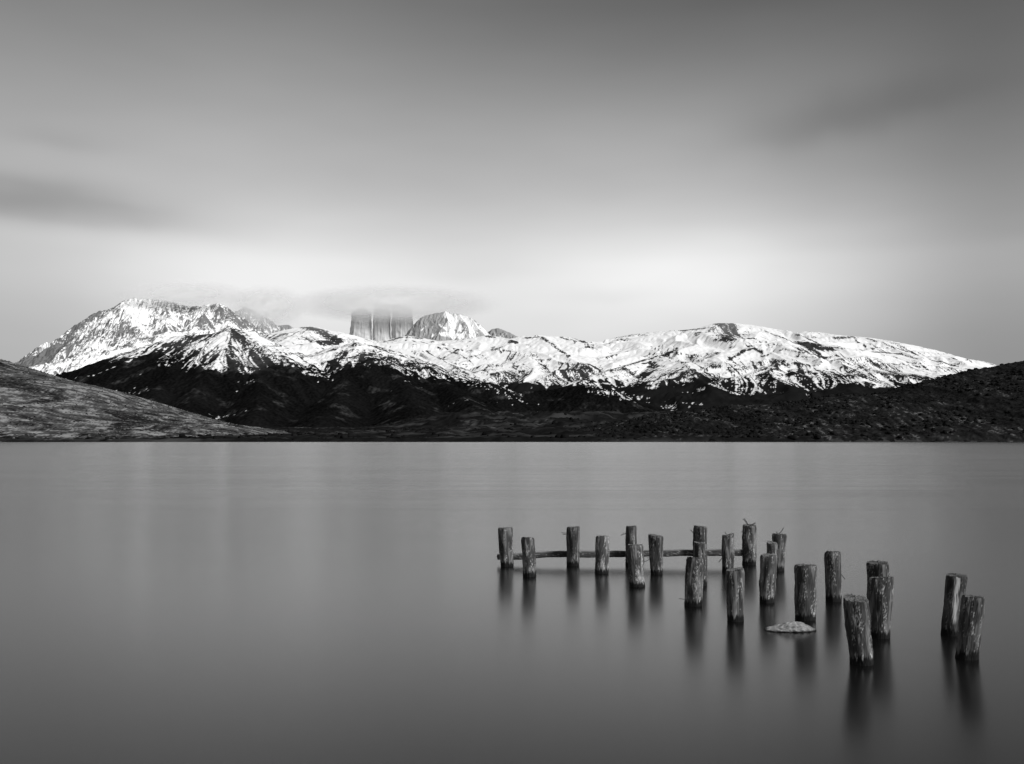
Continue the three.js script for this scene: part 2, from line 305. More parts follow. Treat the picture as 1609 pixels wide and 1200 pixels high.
{ // the broad snowy range behind the right half
  const g = grid(-3600, 6200, -11600, -5600, 1250, 480), D = 9800;
  const list = [
    { line: L([400, 545, 9500], [425, 530, 9500], [462, 521, 9600], [487, 512, 9600], [509, 518, 9600], [539, 525, 9700], [562, 530, 9700], [589, 542, 9700], [604, 535, 9700], [624, 532, 9700], [641, 528, 9700], [661, 531, 9700], [686, 536, 9800], [711, 534.5, D], [748, 533, D], [766, 527, D], [783, 532, D], [805, 537, D], [825, 528, D], [842, 526, D], [862, 528, D], [887, 529, D], [909, 534.5, D], [934, 537, D], [959, 536, 10000], [979, 531, 10000], [999, 525, 10000], [1024, 522, 10000], [1056, 519.5, 10000], [1093, 517, 10000], [1118, 512, 10000], [1128, 508, 10000], [1153, 508, 10000], [1173, 510, 10000], [1188, 515, 10000], [1215, 520, 10000], [1246, 526, 10000], [1266, 521, 10200], [1284, 522, 10200], [1312, 526, 10200], [1357, 530, 10100], [1393, 540, 10000], [1429, 552, 9800], [1454, 563, 9600], [1492, 580, 9400], [1535, 588, 9300], [1640, 588, 9500], [1760, 590, 9800]), slope: 0.3 },
    { line: L([1125, 511, 10000], [1073, 536, 9300], [1016, 564, 8600], [939, 587, 8000], [884, 610, 7500], [850, 640, 7000]), slope: 0.44 },
    { line: L([1066, 545, 9100], [1052, 572, 8300], [1040, 598, 7700], [1030, 640, 7000]), slope: 0.5 },
    { line: L([1153, 508, 10000], [1180, 540, 9300], [1206, 572, 8500], [1216, 596, 7900], [1216, 640, 7100]), slope: 0.5 },
    { line: L([1215, 520, 10000], [1250, 542, 9500], [1262, 556, 9100]), slope: 0.48 },
    { line: L([1284, 522, 10200], [1325, 548, 9500], [1342, 574, 8700], [1350, 602, 7900], [1352, 640, 7200]), slope: 0.5 },
    { line: L([1393, 540, 10000], [1430, 567, 9000], [1480, 590, 8300], [1490, 620, 7600]), slope: 0.44 },
    { line: L([842, 526, D], [832, 548, 9100], [807, 575, 8400], [790, 600, 7800], [800, 640, 7000]), slope: 0.46 },
    { line: L([807, 575, 8400], [840, 592, 8000], [878, 606, 7600]), slope: 0.45 },
    { line: L([905, 534, D], [915, 552, 9200], [899, 572, 8500], [903, 600, 7900], [880, 635, 7200]), slope: 0.46 },
    { line: L([999, 525, 10000], [975, 548, 9400], [940, 562, 9000]), slope: 0.46 },
    { line: L([641, 528, 9700], [658, 550, 9000], [720, 577, 8300], [765, 598, 7800], [800, 630, 7200]), slope: 0.46 },
    { line: L([748, 533, D], [758, 556, 9200], [785, 575, 8700]), slope: 0.4 },
    { line: L([487, 512, 9600], [452, 552, 8900], [445, 590, 8300]), slope: 0.5 },
    { line: L([509, 518, 9600], [530, 545, 9000], [500, 585, 8300]), slope: 0.42 },
    { line: L([589, 542, 9700], [610, 556, 9100], [650, 590, 8300]), slope: 0.4 },
  ];
  const first = spurs(list, 31, { every: 800, slope: 0.38, flank: 0.56, length: 900, lowest: 420 });
  list.push(...first, ...spurs(first, 32, { every: 300, slope: 0.44, flank: 0.6, length: 300, soft: 10, lowest: 350 }));
  crests(g, list, 60);
  for (let j = 0; j < g.nz; j++) for (let i = 0; i < g.nx; i++) {
    const k = j * g.nx + i, x = g.x0 + i * g.dx, z = g.z0 + j * g.dz, w = sstep(0, 500, g.d[k]), wx = x + 160 * n2(x / 900, z / 900), wz = z + 160 * n2(x / 900 + 9, z / 900);
    g.h[k] += ((ridged(wx / 620, wz / 620, 4, 0.42) - 0.62) * 32 * (0.05 + w) + (ridged(wx / 1050 + 3, wz / 1300, 2) - 0.66) * 85 * w) * sstep(60, 300, g.h[k]) + 2.5 * n2(x / 70, z / 70);
  }
  erode(g, 90000, 5, { life: 60, speed: 0.15 });
  g.f1 = fallStreaks(g, 71, 45, 0, 24); g.f2 = fallStreaks(g, 72, 60, 3, 24);
  marks(g, [[8, -1.7, 1130, 509, 1148, 511, 1146, 522, 1143, 532], [2.5, -1.4, 1073, 518, 1118, 515], [3, -1.4, 1093, 526, 1121, 516], [2, -1.3, 1153, 522, 1168, 532, 1188, 532], [2.4, -1.4, 1143, 567, 1168, 551, 1183, 547, 1195, 553],
    [7, -1.8, 1261, 539, 1276, 549, 1291, 561], [5, -1.4, 1272, 543, 1290, 546], [3, -1.2, 1255, 548, 1300, 560], [1.6, -1.3, 1251, 526, 1284, 539, 1322, 548, 1378, 553, 1416, 556, 1454, 569], [2.5, -1.4, 1309, 531, 1327, 530, 1342, 529, 1358, 544], [2, -1.5, 1363, 532, 1398, 544, 1436, 555, 1474, 568, 1505, 576],
    [2, -1.2, 1327, 588, 1365, 574, 1416, 572, 1454, 577], [5.5, -1.15, 1297, 592, 1352, 590, 1403, 587, 1441, 592], [1.6, -1.3, 907, 602, 939, 586, 974, 577, 1019, 564, 1053, 554, 1063, 547], [1.3, -1.1, 1048, 557, 1086, 582, 1118, 599], [1.3, -1.1, 1063, 555, 1111, 582, 1148, 599],
    ...[0, 1, 2, 3, 4, 5, 6, 7].map((k) => [0.9, -1.1 - 0.25 * n2(k * 3.1, 2), 1020 + 6 * k + 2 * n2(k, 1), 562 - 2 * k, 1024 + 6 * k + 2 * n2(k, 4), 548 - 1.5 * k + 4 * n2(k * 2, 9)]),
    [3, -1.4, 852, 530, 875, 547, 894, 559], [3.5, -1.6, 800, 537, 811, 537], [2, -1.4, 827, 531, 850, 529], [2, -1.4, 882, 531, 904, 536], [1.2, -1.1, 807, 577, 830, 592, 862, 599], [1.2, -1.1, 822, 572, 850, 589, 872, 599], [1.2, -1, 850, 567, 875, 584, 880, 599], [1.2, -1.1, 899, 572, 884, 589], [1.2, -1, 899, 572, 925, 590],
    [7, -1.5, 487, 515, 509, 523, 530, 536, 510, 538, 478, 531], [1.5, -1.3, 425, 531, 462, 540, 507, 548], [1.8, -1.4, 604, 536, 624, 531, 661, 532], [1.4, -1.2, 649, 535, 673, 554, 698, 567, 736, 589], [1.3, -1.1, 661, 537, 723, 557, 773, 589], [3.5, -1.7, 766, 528, 771, 529], [1.3, -1.1, 718, 549, 760, 559], [1.3, -1.2, 1200, 520, 1235, 532, 1251, 540], [1.4, -1.1, 1200, 560, 1230, 548, 1250, 552], [1.3, -1.1, 1215, 575, 1250, 569, 1300, 566], [1.2, -1, 1160, 598, 1200, 580, 1240, 573],
    [9, 0.8, 990, 545, 1030, 538, 1060, 530], [9, 0.8, 900, 560, 960, 570, 1000, 556], [8, 0.8, 1090, 550, 1130, 545, 1150, 560], [9, 0.8, 1230, 560, 1245, 548], [6, 0.8, 1300, 538, 1360, 542], [7, 0.7, 830, 552, 860, 556]]);
  tag(ground('snowy_mountain', g, (c) => {
    const line = 430 + 70 * sstep(-8100, -7400, c.z) + 60 * n2(c.x / 900, c.z / 900) + 45 * n2(c.x / 230, c.z / 230), alt = (c.y - line) / 170;
    const s = snowiness(c, alt);
    const rock = 0.035 + 0.02 * fbm(c.x / 90, c.z / 90, 3) + 0.10 * sstep(900, 1100, c.y), low = 0.010 + 0.003 * n2(c.x / 200, c.z / 200);
    c.v = lerp(lerp(low, rock, sstep(-0.5, 0.8, alt)), SNOW, sstep(0.95, 1.06, s));
  }, matGround, (k, h) => h[k] > 62), 'broad snow covered mountain range streaked with dark rock, right of the centre', 'mountain', null, 'structure');
}
{ // the darker front ridge on the left half, wooded below the snow
  const g = grid(-3500, 1200, -8600, -4300, 900, 420);
  const list = [
    { line: L([60, 625, 6500], [100, 602, 6600], [139, 589, 6700], [174, 577, 6800], [211, 559, 6900], [239, 547, 6900], [263, 534.5, 7000], [286, 527, 7000], [311, 526, 7000], [348, 524, 7000], [365, 516, 7000], [374, 518, 7000], [388, 527, 6950], [400, 536, 6900], [412, 549, 6850], [427, 559, 6800], [442, 574, 6700], [462, 600, 6500], [480, 630, 6200], [500, 655, 6000]), slope: 0.42, soft: 35 },
    { line: L([365, 516, 7000], [352, 548, 6500], [330, 580, 6100], [305, 618, 5600], [300, 650, 5100]), slope: 0.5, soft: 30 },
    { line: L([286, 527, 7000], [268, 560, 6500], [250, 600, 5900], [235, 645, 5200]), slope: 0.48, soft: 30 },
    { line: L([211, 559, 6900], [196, 590, 6300], [180, 640, 5500]), slope: 0.45, soft: 30 },
    { line: L([400, 536, 6900], [395, 570, 6400], [410, 610, 5800], [400, 650, 5100]), slope: 0.48, soft: 30 },
    { line: L([440, 640, 7000], [462, 602, 7300], [482, 573, 7400], [512, 555, 7400], [539, 543, 7400], [562, 538.5, 7400], [584, 543, 7400], [606, 553, 7300], [636, 562, 7200], [663, 577, 7100], [686, 579, 7100], [723, 596, 6900], [760, 601, 6700], [798, 618, 6500], [850, 650, 6200]), slope: 0.36, soft: 60 },
    { line: L([562, 538.5, 7400], [546, 575, 6700], [540, 605, 6200], [520, 640, 5500], [500, 662, 4900]), slope: 0.42, soft: 40 },
    { line: L([606, 553, 7300], [622, 585, 6700], [640, 608, 6200], [650, 640, 5500], [640, 662, 4900]), slope: 0.42, soft: 40 },
    { line: L([686, 579, 7100], [700, 605, 6500], [720, 620, 6100], [760, 645, 5500]), slope: 0.42, soft: 40 },
    { line: L([512, 555, 7400], [490, 590, 6800], [470, 630, 6100], [450, 655, 5400]), slope: 0.42, soft: 40 },
    { line: L([940, 655, 6000], [930, 606, 6600], [905, 604, 6700], [870, 612, 6700], [830, 615, 6600], [800, 630, 6400]), slope: 0.4, soft: 50 },
    { line: L([960, 612, 6500], [975, 632, 6300], [985, 655, 6100]), slope: 0.5, soft: 30 },
  ];
  const first = spurs(list, 41, { every: 420, slope: 0.38, flank: 0.6, length: 800, base: 40 });
  list.push(...first, ...spurs(first, 42, { every: 220, slope: 0.45, flank: 0.65, length: 260, base: 40, soft: 10 }));
  crests(g, list, 40);
  for (let j = 0; j < g.nz; j++) for (let i = 0; i < g.nx; i++) {
    const k = j * g.nx + i, x = g.x0 + i * g.dx, z = g.z0 + j * g.dz, w = sstep(0, 350, g.d[k]), wx = x + 90 * n2(x / 500, z / 500), wz = z + 90 * n2(x / 500 + 9, z / 500);
    g.h[k] += (ridged(wx / 380, wz / 380, 4, 0.42) - 0.62) * 36 * (0.05 + w) * sstep(40, 200, g.h[k]) + 4 * n2(x / 45, z / 45);
  }
  erode(g, 60000, 8, { life: 60, speed: 0.15 });
  g.f1 = fallStreaks(g, 81, 30, 0, 16); g.f2 = fallStreaks(g, 82, 40, 3, 16);
  marks(g, [[8, -1.3, 365, 517, 380, 532, 398, 555, 420, 575], [9, -1.3, 262, 541, 284, 545, 303, 556], [3, 1.1, 308, 569, 316, 574, 338, 567, 358, 549], [3.5, 1.2, 484, 572, 512, 559, 539, 549, 584, 547, 636, 563], [1.8, -1.4, 584, 543, 611, 554, 639, 562], [5, 0.9, 320, 532, 345, 533, 355, 545], [2.5, 1, 120, 596, 174, 579, 211, 562, 239, 550]]);
  const LINE = [[-3600, 600], [-2600, 600], [-2350, 650], [-2180, 610], [-1950, 530], [-1600, 500], [-1350, 560], [-1000, 585], [-500, 520], [0, 450], [1300, 400]];
  const lineAt = (x) => { let q = 0; while (q < LINE.length - 2 && x > LINE[q + 1][0]) q++; return lerp(LINE[q][1], LINE[q + 1][1], clamp((x - LINE[q][0]) / (LINE[q + 1][0] - LINE[q][0]))); };
  tag(ground('wooded_mountain', g, (c) => {
    const line = lineAt(c.x) + 25 * n2(c.x / 500 + 4, c.z / 500) + 30 * n2(c.x / 170, c.z / 170), alt = (c.y - line) / 110;
    const s = snowiness(c, alt, { streak: 0.85, fine: 0.4, seed: 5 });
    const rock = 0.04 + 0.02 * fbm(c.x / 70, c.z / 70, 3);
    const patch = sstep(0.2, 0.6, fbm(c.x / 300, c.z / 420 + 7, 4)) * clamp(0.5 + 0.9 * fbm(c.x / 30, c.z / 60, 2));
    const wood = 0.0055 + 0.045 * patch * (0.8 + 0.2 * c.f2) + 0.0012 * clamp(c.f2 + 0.4 * c.f1, -1, 2) + 0.003 * n2(c.x / 25, c.z / 25);
    c.v = lerp(lerp(wood, rock, sstep(-0.8, 0.3, alt)), SNOW, sstep(0.95, 1.06, s));
  }, matGround, (k, h) => h[k] > 42), 'dark wooded mountain with a thin snow cap, in front of the left peaks', 'mountain', null, 'structure');
}
{ // the big massif at the far left
  const g = grid(-7200, -2200, -15200, -10000, 640, 420), D = 13200;
  const list = [
    { line: L([20, 600, 12600], [53, 582, 12700], [80, 563, 12800], [93, 551, 12900], [99.5, 537, 13000], [109.5, 515, 13100], [127, 508, D], [142, 498, D], [154, 490, D], [171, 486, D], [185, 481, D], [196, 473, D], [211, 469, D], [231, 470, D], [249, 471, D], [263, 473, D], [285, 479, D], [300, 482, D], [318, 480, D], [331, 478, D], [346, 477, D], [358, 485, D], [373, 497, D], [385, 510, 13300], [398, 525, 13400], [430, 560, 13400]), slope: 0.85, soft: 25 },
    { line: L([186, 482, D], [170, 505, 12900], [152, 535, 12400], [120, 565, 11900], [95, 590, 11400]), slope: 0.8, soft: 20 },
    { line: L([196, 474, D], [215, 505, 12800], [232, 530, 12300], [200, 555, 11900]), slope: 0.75, soft: 20 },
    { line: L([263, 473, D], [262, 505, 12700], [245, 530, 12300]), slope: 0.75, soft: 20 },
    { line: L([331, 478, D], [318, 500, 12800], [300, 522, 12300]), slope: 0.75, soft: 20 },
    { line: L([358, 485, D], [360, 510, 12700], [350, 530, 12300]), slope: 0.75, soft: 20 },
    { line: L([330, 518, 11900], [285, 522, 11800], [245, 540, 11600], [200, 560, 11300], [150, 580, 10900], [100, 602, 10600]), slope: 0.33, soft: 80 },
    { line: L([30, 590, 12500], [33, 577, 12400], [50, 564, 12500], [60, 561, 12500], [70, 560, 12500], [78, 566, 12400], [95, 600, 12200]), slope: 0.9, soft: 15 },
  ];
  const first = spurs(list.slice(0, 6), 51, { every: 420, slope: 0.7, flank: 1.0, length: 600, base: 300, soft: 12 });
  list.push(...first, ...spurs(first, 52, { every: 180, slope: 0.85, flank: 1.15, length: 220, base: 300, soft: 8 }));
  crests(g, list, 300);
  const wall = [[20, 640], [45, 600], [70, 574], [80, 563], [93, 551], [99.5, 536], [109.5, 514], [127, 506], [150, 470]].map(([u, v]) => px(u, v, 13050));     // the steep west wall
  for (let j = 0; j < g.nz; j++) for (let i = 0; i < g.nx; i++) {
    const k = j * g.nx + i, x = g.x0 + i * g.dx, z = g.z0 + j * g.dz, w = sstep(0, 300, g.d[k]);
    g.h[k] += (ridged(x / 420 + 0.2 * n2(x / 300, z / 300), z / 420, 5) - 0.6) * 110 * (0.1 + w) * sstep(300, 600, g.h[k]) + 8 * n2(x / 60, z / 60) + 22 * (ridged(x / 150, z / 150, 3) - 0.6);
    if (x < wall[8][0] && g.d[k] < 1e8 && z < -11900) { let q = 0; while (q < 7 && x > wall[q + 1][0]) q++; const t = clamp((x - wall[q][0]) / (wall[q + 1][0] - wall[q][0])); const top = lerp(wall[q][1], wall[q + 1][1], t) + 14 * n2(x / 40, z / 90); if (x > px(78, 563, 13050)[0]) g.h[k] = Math.min(g.h[k], top); }
  }
  erode(g, 30000, 15, { life: 50, speed: 0.15 });
  g.f1 = fallStreaks(g, 91, 18, 0, 10); g.f2 = fallStreaks(g, 92, 26, 3, 10);
  marks(g, [[8, 1.6, 308, 507, 273, 525, 236, 542, 174, 557, 119, 594], [4, 1.4, 99, 574, 82, 589], [14, 1.3, 206, 479, 216, 495, 226, 502], [5, -1.3, 185, 486, 174, 505, 154, 525, 139, 535], [5, -1.3, 154, 492, 117, 520, 99, 545], [2.5, -1.2, 263, 487, 261, 518], [8, -1.1, 335, 487, 356, 488, 384, 512], [3, -1.1, 194, 507, 211, 525, 239, 534, 258, 522], [6, 1, 150, 508, 138, 525], [4, -1.1, 245, 488, 256, 492]]);
  tag(ground('rocky_massif', g, (c) => {
    let s = snowiness(c, 0.62 - sstep(0.7, 1.15, c.slope) * 0.55 + 0.35 * n2(c.x / 700 + 3, c.z / 700), { streak: 0.75, strata: 0.5, fine: 0.35, seed: 9, rib: 0.3, patch: 0.5 });
    if (c.z > -11950) s += 0.35;
    if (c.x < -5700 && c.z > -12700) s = Math.min(s, 0.7);
    c.v = lerp(0.16 + 0.05 * fbm(c.x / 60, c.y / 60, 3), 0.92, sstep(0.9, 1.1, s));
  }, matGround, (k, h) => h[k] > 305), 'tall rocky massif under snow at the far left, its summit in cloud', 'mountain', null, 'structure');
}
{ // small far slope right of the massif, and the one right of the pyramid peak
  const part = (lines, x0, x1, z0, z1, label, s0) => {
    const g = grid(x0, x1, z0, z1, 200, 120); crests(g, lines, 500);
    for (let j = 0; j < g.nz; j++) for (let i = 0; i < g.nx; i++) { const k = j * g.nx + i, x = g.x0 + i * g.dx, z = g.z0 + j * g.dz; g.h[k] += (ridged(x / 260, z / 260, 4) - 0.6) * 110 * (0.15 + sstep(0, 200, g.d[k])); }
    erode(g, 12000, 3, { life: 40 });
    tag(ground('rocky_mountain', g, (c) => { const s = s0 + c.hollow * 0.05 - sstep(0.5, 1.1, c.slope) * 0.5 + 0.35 * fbm(c.x / 90, c.y / 60, 3); c.v = lerp(0.25 + 0.05 * fbm(c.x / 80, c.y / 80), SNOW, sstep(0.3, 0.5, s)); }, matGround, (k, h) => h[k] > 505), label, 'mountain', null, 'structure');
  };
  part([{ line: L([385, 482, 15500], [402, 489, 15500], [415, 497, 15500], [427, 510, 15500], [438, 511, 15500], [453, 510, 15500], [467, 517, 15500], [490, 540, 15500]), slope: 0.8, soft: 20 }], -4700, -2700, -16800, -14200, 'pale far slope coming down out of the cloud right of the massif', 0.45);
  part([{ line: L([755, 535, 16500], [768, 520, 16500], [776, 516, 16500], [783, 515, 16500], [798, 521, 16500], [812, 528, 16500], [840, 545, 16500]), slope: 0.8, soft: 20 }], -1100, 900, -17600, -15400, 'small grey peak just right of the snowy pyramid peak', 0.2);
}
{ // the pyramid peak beside the towers
  const g = grid(-1800, 0, -17200, -14800, 360, 330);
  const list = [
    { line: L([660, 500, 16000], [666, 496, 16000], [674, 494.5, 16000], [683, 492, 16000], [692, 491, 16000], [700, 489, 16000], [708, 491, 16000], [721, 493.5, 16000], [734, 497, 15950], [743, 501, 15900], [752, 507, 15850], [758, 514, 15800], [765, 526, 15700], [775, 545, 15600]), slope: 1.2, soft: 6 },
    { line: L([700, 489, 16000], [704, 503, 15800], [692, 518, 15600], [684, 535, 15400]), slope: 1.3, soft: 6 },
    { line: L([721, 493.5, 16000], [735, 510, 15700], [738, 530, 15400]), slope: 1.1, soft: 8 },
    { line: L([743, 501, 15900], [752, 517, 15650], [752, 535, 15400]), slope: 1.1, soft: 8 },
    { line: L([674, 494.5, 16000], [672, 512, 15850], [668, 535, 15700]), slope: 1.6, soft: 6 },
    { line: L([660, 501, 16000], [656, 530, 15900]), slope: 2.6, soft: 6 },
  ];
  const first = spurs(list.slice(1, 4), 55, { every: 120, slope: 0.9, flank: 1.4, length: 180, base: 700, soft: 5 });
  crests(g, [...list, ...first], 700);
  for (let j = 0; j < g.nz; j++) for (let i = 0; i < g.nx; i++) { const k = j * g.nx + i, x = g.x0 + i * g.dx, z = g.z0 + j * g.dz; g.h[k] += (ridged(x / 140, z / 140, 4) - 0.6) * 60 * (0.12 + sstep(0, 120, g.d[k])) + 4 * n2(x / 25, z / 25); }
  erode(g, 10000, 23, { life: 30, speed: 0.15 });
  g.f1 = fallStreaks(g, 95, 24, 1, 4); g.f2 = fallStreaks(g, 96, 30, 4, 4);
  marks(g, [[4, 1.3, 702, 494, 712, 504, 722, 516], [3, 1.2, 722, 497, 735, 508, 746, 518], [3.5, 1.4, 680, 527, 705, 525, 735, 529], [1.6, 1.2, 690, 510, 700, 517, 715, 522], [1.4, 1.1, 662, 519, 668, 513]]);
  tag(ground('rocky_peak', g, (c) => {
    const right = sstep(-1200, -950, c.x + 0.15 * (c.y - 1700));
    const s = 0.45 + right * 0.3 - 0.35 * (0.7 * c.f1 + 0.4 * c.f2) * right + c.mark * (1 + 0.4 * c.f1 + 0.6 * fbm(c.x / 40, c.y / 30, 3)) + 0.35 * fbm(c.x / 45, c.y / 30, 3) * right - 0.3 * (1 - right) + 0.5 * sstep(1500, 1400, c.y) * right;
    c.v = lerp(0.30 + 0.04 * c.f1 * (1 - right) + 0.05 * fbm(c.x / 24, c.y / 200, 3), SNOW, sstep(0.72, 0.9, s));
  }, matGround, (k, h) => h[k] > 705), 'grey pyramid peak with snow on its right flank beside the rock towers', 'mountain', null, 'structure');
}
{ // three granite towers whose heads are in the cloud
  const mat = new THREE.MeshStandardMaterial({ vertexColors: true, roughness: 0.95 });
  const tower = (u, width, top, label, seed, lean = 0) => {
    const D = 16600, [x, yb] = px(u, 552, D), yt = px(u, top, D)[1], r0 = width / F * D / 2, N = 120, M = 60, pos = [], col = [], idx = [];
    for (let j = 0; j <= M; j++) for (let i = 0; i <= N; i++) {
      const t = j / M, th = i / N * 2 * Math.PI, cx = Math.cos(th), cz = Math.sin(th), y = yb + (yt - yb) * t;
      const box = 1 / Math.pow(Math.abs(cx) ** 3.0 + Math.abs(cz) ** 3.0, 1 / 3.0);
      let r = r0 * (box * 0.98) * (1.14 - 0.24 * t - 0.6 * sstep(0.88, 1.0, t) + 0.04 * n3(cx + seed, cz, t * 2.2) + 0.03 * n3(cx * 2 + seed, cz * 2, t * 8));
      const g1 = ridged(cx * 1.7 + seed, cz * 1.7 + t * 0.35, 2), groove = -0.06 * sstep(0.86, 0.98, g1) + n3(cx * 4 + seed, cz * 4, t * 1.6) * 0.05 + n3(cx * 11, cz * 11 + seed, t * 5) * 0.03;
      r *= 1 + groove;
      pos.push(r * cx + lean * (yt - yb) * t, y - yb, r * cz * 0.9); const v = 0.62 + 0.05 * n3(cx * 6 + seed, cz * 6, t * 1.4) + 0.05 * n3(cx * 18, cz * 18, t * 4) - 0.08 * sstep(0.88, 0.98, g1); col.push(v, v, v);
      if (j < M && i < N) { const k = j * (N + 1) + i; idx.push(k, k + N + 1, k + 1, k + 1, k + N + 1, k + N + 2); }
    }
    const geo = new THREE.BufferGeometry();
    geo.setAttribute('position', new THREE.Float32BufferAttribute(pos, 3)); geo.setAttribute('color', new THREE.Float32BufferAttribute(col, 3)); geo.setIndex(idx); geo.computeVertexNormals();
    const o = mesh('rock_tower', geo, mat); o.position.set(x, yb, -D);
    tag(o, label, 'rock tower', null, 'structure');
  };
  tower(565, 32, 484, 'leftmost and faintest of the sheer granite towers, head in cloud', 2.2, 0.06);
  tower(600, 26, 470, 'middle sheer granite tower, head in cloud, left of the gap', 7.1);
  tower(634, 33, 474, 'sheer granite tower next to the narrow gap and the pyramid peak', 4.6, -0.03);
}
{ // soft cloud lying on the highest tops: each a lens-shaped body with thin edges
  const mat = new THREE.MeshPhysicalMaterial({ color: 0xffffff, vertexColors: true, transparent: true, roughness: 1, specularIntensity: 0, transmission: 0.5, thickness: 0, side: THREE.DoubleSide, depthWrite: false });
  const cloud = (label, u, v, D, ru, rv, rz, peak, seed, tone = 0.9) => {
    const g = new THREE.Group(); g.name = numbered('cloud_bank'); const [cx, cy, cz] = px(u, v, D); g.position.set(cx, cy, cz); scene.add(g);
    const a = ru / F * D, b = rv / F * D;
    for (let s = 0; s < 2; s++) {
      const k = 1 - s * 0.06, kz = [1, 0.6, 0.25][s], geo = new THREE.SphereGeometry(1, 140, 100), p = geo.attributes.position, nor = geo.attributes.normal, col = new Float32Array(p.count * 4), w = new THREE.Vector3();
      for (let i = 0; i < p.count; i++) {
        const x = p.getX(i), y = p.getY(i), z = p.getZ(i), rr = Math.sqrt(x * x + y * y), wisp = 0.7 * n2(x * 2.2 + seed, y * 1.3 + s) + 0.3 * n2(x * 4 + seed, y * 2 - s);
        col.set([tone, tone, tone, peak * Math.pow(clamp(1 - rr * rr), 1.6) * clamp(0.9 + 0.4 * wisp)], i * 4);
        w.set(x / a, y / b, z / rz).normalize().multiplyScalar(0.3).addScaledVector(sunDir, 0.9).normalize(); nor.setXYZ(i, w.x, w.y, w.z);   // mist scatters light evenly
        p.setXYZ(i, x * a * k, y * b * k, z * rz * kz);
      }
      geo.setAttribute('color', new THREE.BufferAttribute(col, 4));
      const m = mesh('cloud_layer', geo, mat, g); m.castShadow = false;
    }
    tag(g, label, 'cloud', null, 'structure');
  };
  cloud('soft cloud hiding the heads of the granite towers', 618, 477, 16320, 180, 34, 80, 0.6, 3, 1.0);
  cloud('soft cloud veiling the snowy summit of the left massif', 290, 462, 12950, 115, 24, 60, 0.4, 8, 1.0);
  cloud('soft cloud between the massif and the towers', 418, 482, 14600, 72, 38, 90, 0.5, 5, 1.0);
}
// ---------------------------------------------------------------- near land beyond the lake
const SHORE = -700;
const shoreRise = (z, x) => sstep(0, 16, SHORE - z + 2.5 * n2(x / 40, 2.2)) ;      // 0 in the water, 1 on the land
const hillLine = (pts) => (u) => { let i = 0; while (i < pts.length - 2 && u > pts[i + 1][0]) i++; const [a, b] = pts[i], [c, d] = pts[i + 1]; const t = (u - a) / (c - a); return lerp(b, d, t); };
const moorGrid = grid(-900, 1300, -3600, SHORE + 6, 700, 420);
{ // low moor, dark with a few pale grassy streaks
  const g = moorGrid;
  fill(g, (x, z) => {
    const d = SHORE - z, roll = 0.5 + 0.5 * fbm(x / 420, z / 260, 4), far = sstep(200, 2800, d);
    const low = lerp(0.35, 1, sstep(-230, 60, x + 0.12 * (d - 300))), h = 1.5 + 1.5 * low + d * 0.022 * low + far * 12 + (roll - 0.35) * 46 * sstep(0, 900, d) * low + 6 * fbm(x / 60, z / 60, 3) * sstep(0, 200, d) * low + 1.2 * fbm(x / 12, z / 12, 2);
    return lerp(-2, Math.max(h, 0.8), shoreRise(z, x));
  });
  tag(ground('moorland', g, (c) => {
    const streak = sstep(0.25, 0.62, fbm(c.x / 160, c.z / 30 + c.y / 8, 4)) * sstep(-0.2, 0.5, n2(c.x / 500 + 2, c.z / 500));
    c.v = 0.0075 + 0.010 * clamp(fbm(c.x / 18, c.z / 18, 3) + 0.2) + 0.085 * streak * clamp(0.5 + fbm(c.x / 10, c.z / 14, 2)) + 0.026 * sstep(0.1, 0.5, fbm(c.x / 220, c.z / 60, 3));
  }, matGround), 'low dark moorland with pale grassy streaks along the far shore', 'moorland', null, 'structure');
}
const leftGrid = grid(-900, -120, -1500, SHORE + 6, 780, 560);
